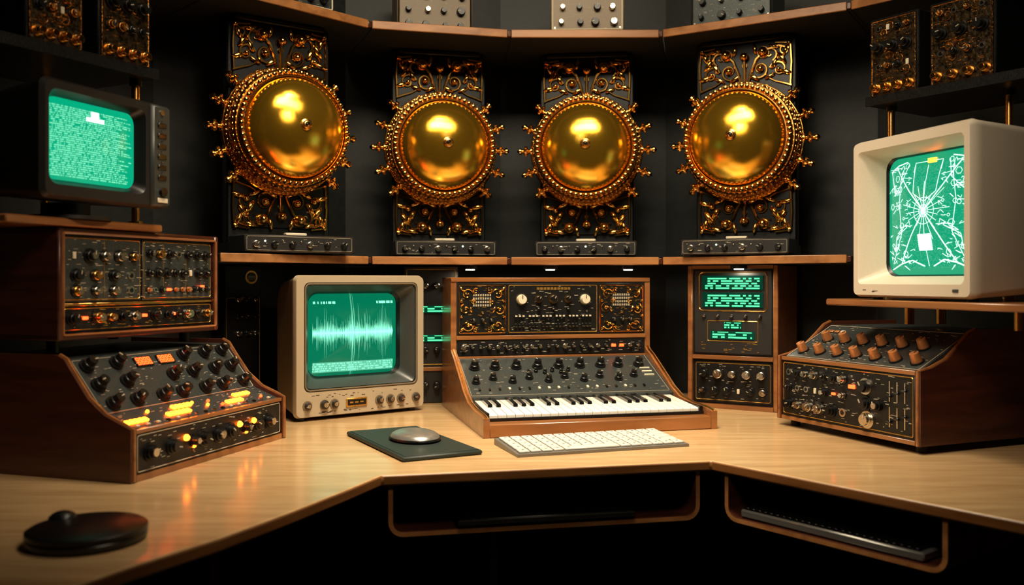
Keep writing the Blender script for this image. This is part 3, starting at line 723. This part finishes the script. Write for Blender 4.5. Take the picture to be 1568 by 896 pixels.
# ---------------------------------------------------------------- cabinets under shelf
R=root('display_cabinet',.532,2.77,.7505,-31); W=.272; H=.425; b=MB(); dp=.22
for x0 in (0,W-.014): b.box(x0,x0+.014,0,dp,0,H,'walnut_trim',.002)
b.box(.014,W-.014,0,dp,.0,.012,'walnut_trim'); b.box(.014,W-.014,0,dp,.145,.157,'walnut_trim',.001); b.box(.014,W-.014,0,dp,H-.01,H,'walnut_trim')
b.box(.014,W-.014,.012,dp,.012,H-.01,'panel_black')
b.M=front(.012)
b.box(.018,W-.018,.018,.140,0,.004,'panel_black',.001); b.box(.018,W-.018,.162,H-.014,0,.005,'charcoal_plastic',.003)
b.M=front(.008); outline(b,.024,W-.024,.024,.134,.001,'gold_print'); rack_grid(b,.028,W-.028,.030,.075,6,1,['silver','black_plastic'],.011); rack_grid(b,.028,W-.028,.08,.125,5,1,['black_plastic','silver'],.013); labels(b,.028,W-.04,.03,.13,60)
b.M=front(.007); outline(b,.034,W-.034,.29,.405,.002,'brass',r=.012); outline(b,.06,W-.06,.20,.26,.0010,'gold_print')
for k in range(5): knob(b,.05+k*.042,.274,.006,.01,'black_plastic',cap='silver')
labels(b,.04,W-.04,.165,.195,20,'gold_print'); b.done('cabinet_body',R)
def disp(parent,x0,x1,z0,z1,y,m):
    b=MB(); b.box(x0,x1,y,y+.003,z0,z1,m); return b.done('green_display',parent)
disp(R,.045,W-.045,.352,.395,.003,'display_green'); disp(R,.045,W-.045,.300,.345,.003,'display_green')
disp(R,.11,.165,.236,.258,.003,'display_green_b'); disp(R,.07,W-.07,.206,.230,.003,'display_green_b')
R=root('signal_meter_cabinet',-.335,2.82,.7505,10); W=.17; H=.425; b=MB()
b.box(0,W,0,.16,0,H,'charcoal_plastic',.003); b.box(-.004,W+.004,-.004,.16,.10,.112,'walnut_trim',.001)
b.M=front(0); outline(b,.01,W-.01,.12,.415,.0012,'gold_print'); rack_grid(b,.014,W-.014,.14,.19,4,1,['silver','black_plastic'],.009); rack_grid(b,.014,W-.014,.03,.08,4,1,['silver','black_plastic'],.011)
rack_grid(b,.014,W-.014,.33,.40,4,1,['silver','black_plastic'],.009); b.done('cabinet_body',R)
for z in (.19,.28): disp(R,.02,W-.02,z,z+.022,-.003,'display_green_b')
R=root('wall_amplifier',-.83,2.64,.7505,47); b=MB(); b.box(0,.12,0,.05,0,.424,'panel_black',.003); b.M=front(0)
b.cyl(.085,.39,0,.004,.02,'brass',n=24); b.cyl(.085,.39,.004,.007,.014,'black_key',n=20); rack_grid(b,.03,.115,.2,.35,3,3,['black_plastic','silver'],.008); outline(b,.006,.114,.01,.33,.001,'gold_print'); b.done('amplifier_body',R)
for (x,y) in ((-.128,2.80),(.118,2.82),(.358,2.82),(.66,2.66)):
    R=root('puck_lamp',x,y,1.165,0); b=MB(); b.cyl(0,0,0,.0115,.024,'steel_dark',n=20); b.cyl(0,0,-.003,0,.014,'lamp_white',n=20); b.done('puck',R)
    ld=bpy.data.lights.new('puck_light','AREA'); ld.shape='DISK'; ld.size=.05; ld.energy=.4; ld.color=(1,.88,.68)
    lo=bpy.data.objects.new('puck_light',ld); S.collection.objects.link(lo); lo.parent=R; lo.location=(0,0,-.006)
# ---------------------------------------------------------------- desk items
R=root('mouse_pad',-.235,2.12,.7505,28); b=MB()
b.box(-.093,.093,-.19,.19,0,.010,'pad_green',.003); b.box(-.086,.086,-.183,.183,.010,.0112,'pad_green',.0005); b.done('pad',R)
R=root('computer_mouse',-.225,2.12,.7620,28); b=MB()
b.lathe([(0,0),(.054,0),(.058,.004),(.057,.008),(.0,.008)],'black_plastic',40,sy=1.3)
b.lathe([(.0545,.0075),(.052,.013),(.044,.018),(.032,.0215),(.016,.0235),(0,.024)],'aluminium',40,sy=1.3); b.done('mouse_body',R)
R=root('computer_keyboard',.012,1.962,.7505,18.5); b=MB(); w=.415; d=.168
b.prism([(0,0),(0,.006),(d,.014),(d,0)],0,w,'tray_aluminium')
b.M=fr((0,0,.0062),(1,0,0),(0,d,.008))
rows=5; cols=15; pu=(w-.012)/cols; pv=(d-.014)/rows
for r in range(rows):
    c=0
    while c<cols:
        span=1
        if r==0 and c==4: span=5
        if r in(1,2,3) and c in (0,13): span=2 if c==13 else 1
        b.box(.006+c*pu+.0018,.006+(c+span)*pu-.0018,.007+r*pv+.0024,.007+(r+1)*pv-.0024,0,.0045,'key_grey',.0012)
        b.box(.006+c*pu+pu*.4,.006+c*pu+pu*.6,.007+(r+.45)*pv,.007+(r+.58)*pv,.0045,.0047,'bezel_grey')
        c+=span
b.done('keyboard_body',R)
R=root('desk_controller_puck',-.620,1.335,.7505,0); b=MB()
b.lathe([(0,0),(.078,0),(.082,.003),(.0825,.010),(.081,.012),(.083,.014),(.083,.020),(.078,.023),(0,.0235)],'black_plastic',48)
b.sphere(-.058,.045,.020,.021,'black_plastic',16,sz=.6); b.done('puck_body',R)
# ---------------------------------------------------------------- lights
def area(name,loc,tgt,sx,sy,e,col,spread=180):
    l=bpy.data.lights.new(name,'AREA'); l.shape='RECTANGLE'; l.size=sx; l.size_y=sy; l.energy=e; l.color=col; l.spread=math.radians(spread)
    o=bpy.data.objects.new(name,l); S.collection.objects.link(o); o.location=loc
    o.rotation_euler=(Vector(tgt)-Vector(loc)).to_track_quat('-Z','Y').to_euler(); return o
area('ceiling_softbox',(.08,1.80,2.5),(.08,2.15,.8),.7,.4,12.5,(1,.83,.60),72)
area('speaker_softbox',(.05,1.60,2.5),(.05,2.85,1.5),1.0,.38,10,(1,.84,.60),105)
area('side_fill_left',(.35,.9,2.2),(-.75,2.0,1.05),.4,.4,1.8,(1,.80,.58),60)  # added fill to brighten the left-hand gear, not a lamp of the room
area('side_fill_right',(-.2,.9,2.2),(.85,2.1,1.15),.4,.4,2.2,(1,.83,.62),60)  # added fill that lifts the right console and monitor, no real fixture
w=bpy.data.worlds.new('World'); S.world=w; w.use_nodes=True
w.node_tree.nodes['Background'].inputs[0].default_value=(.01,.01,.011,1)
# ---------------------------------------------------------------- camera
c=bpy.data.cameras.new('camera'); c.lens=36*1400/1568; c.sensor_width=36; c.shift_y=-18/1568
c.clip_start=.02; co=bpy.data.objects.new('camera',c); S.collection.objects.link(co); co.location=(0,0,1.13); co.rotation_euler=(math.radians(90),0,0)
c.dof.use_dof=True; c.dof.focus_distance=2.35; c.dof.aperture_fstop=2.8
S.camera=co
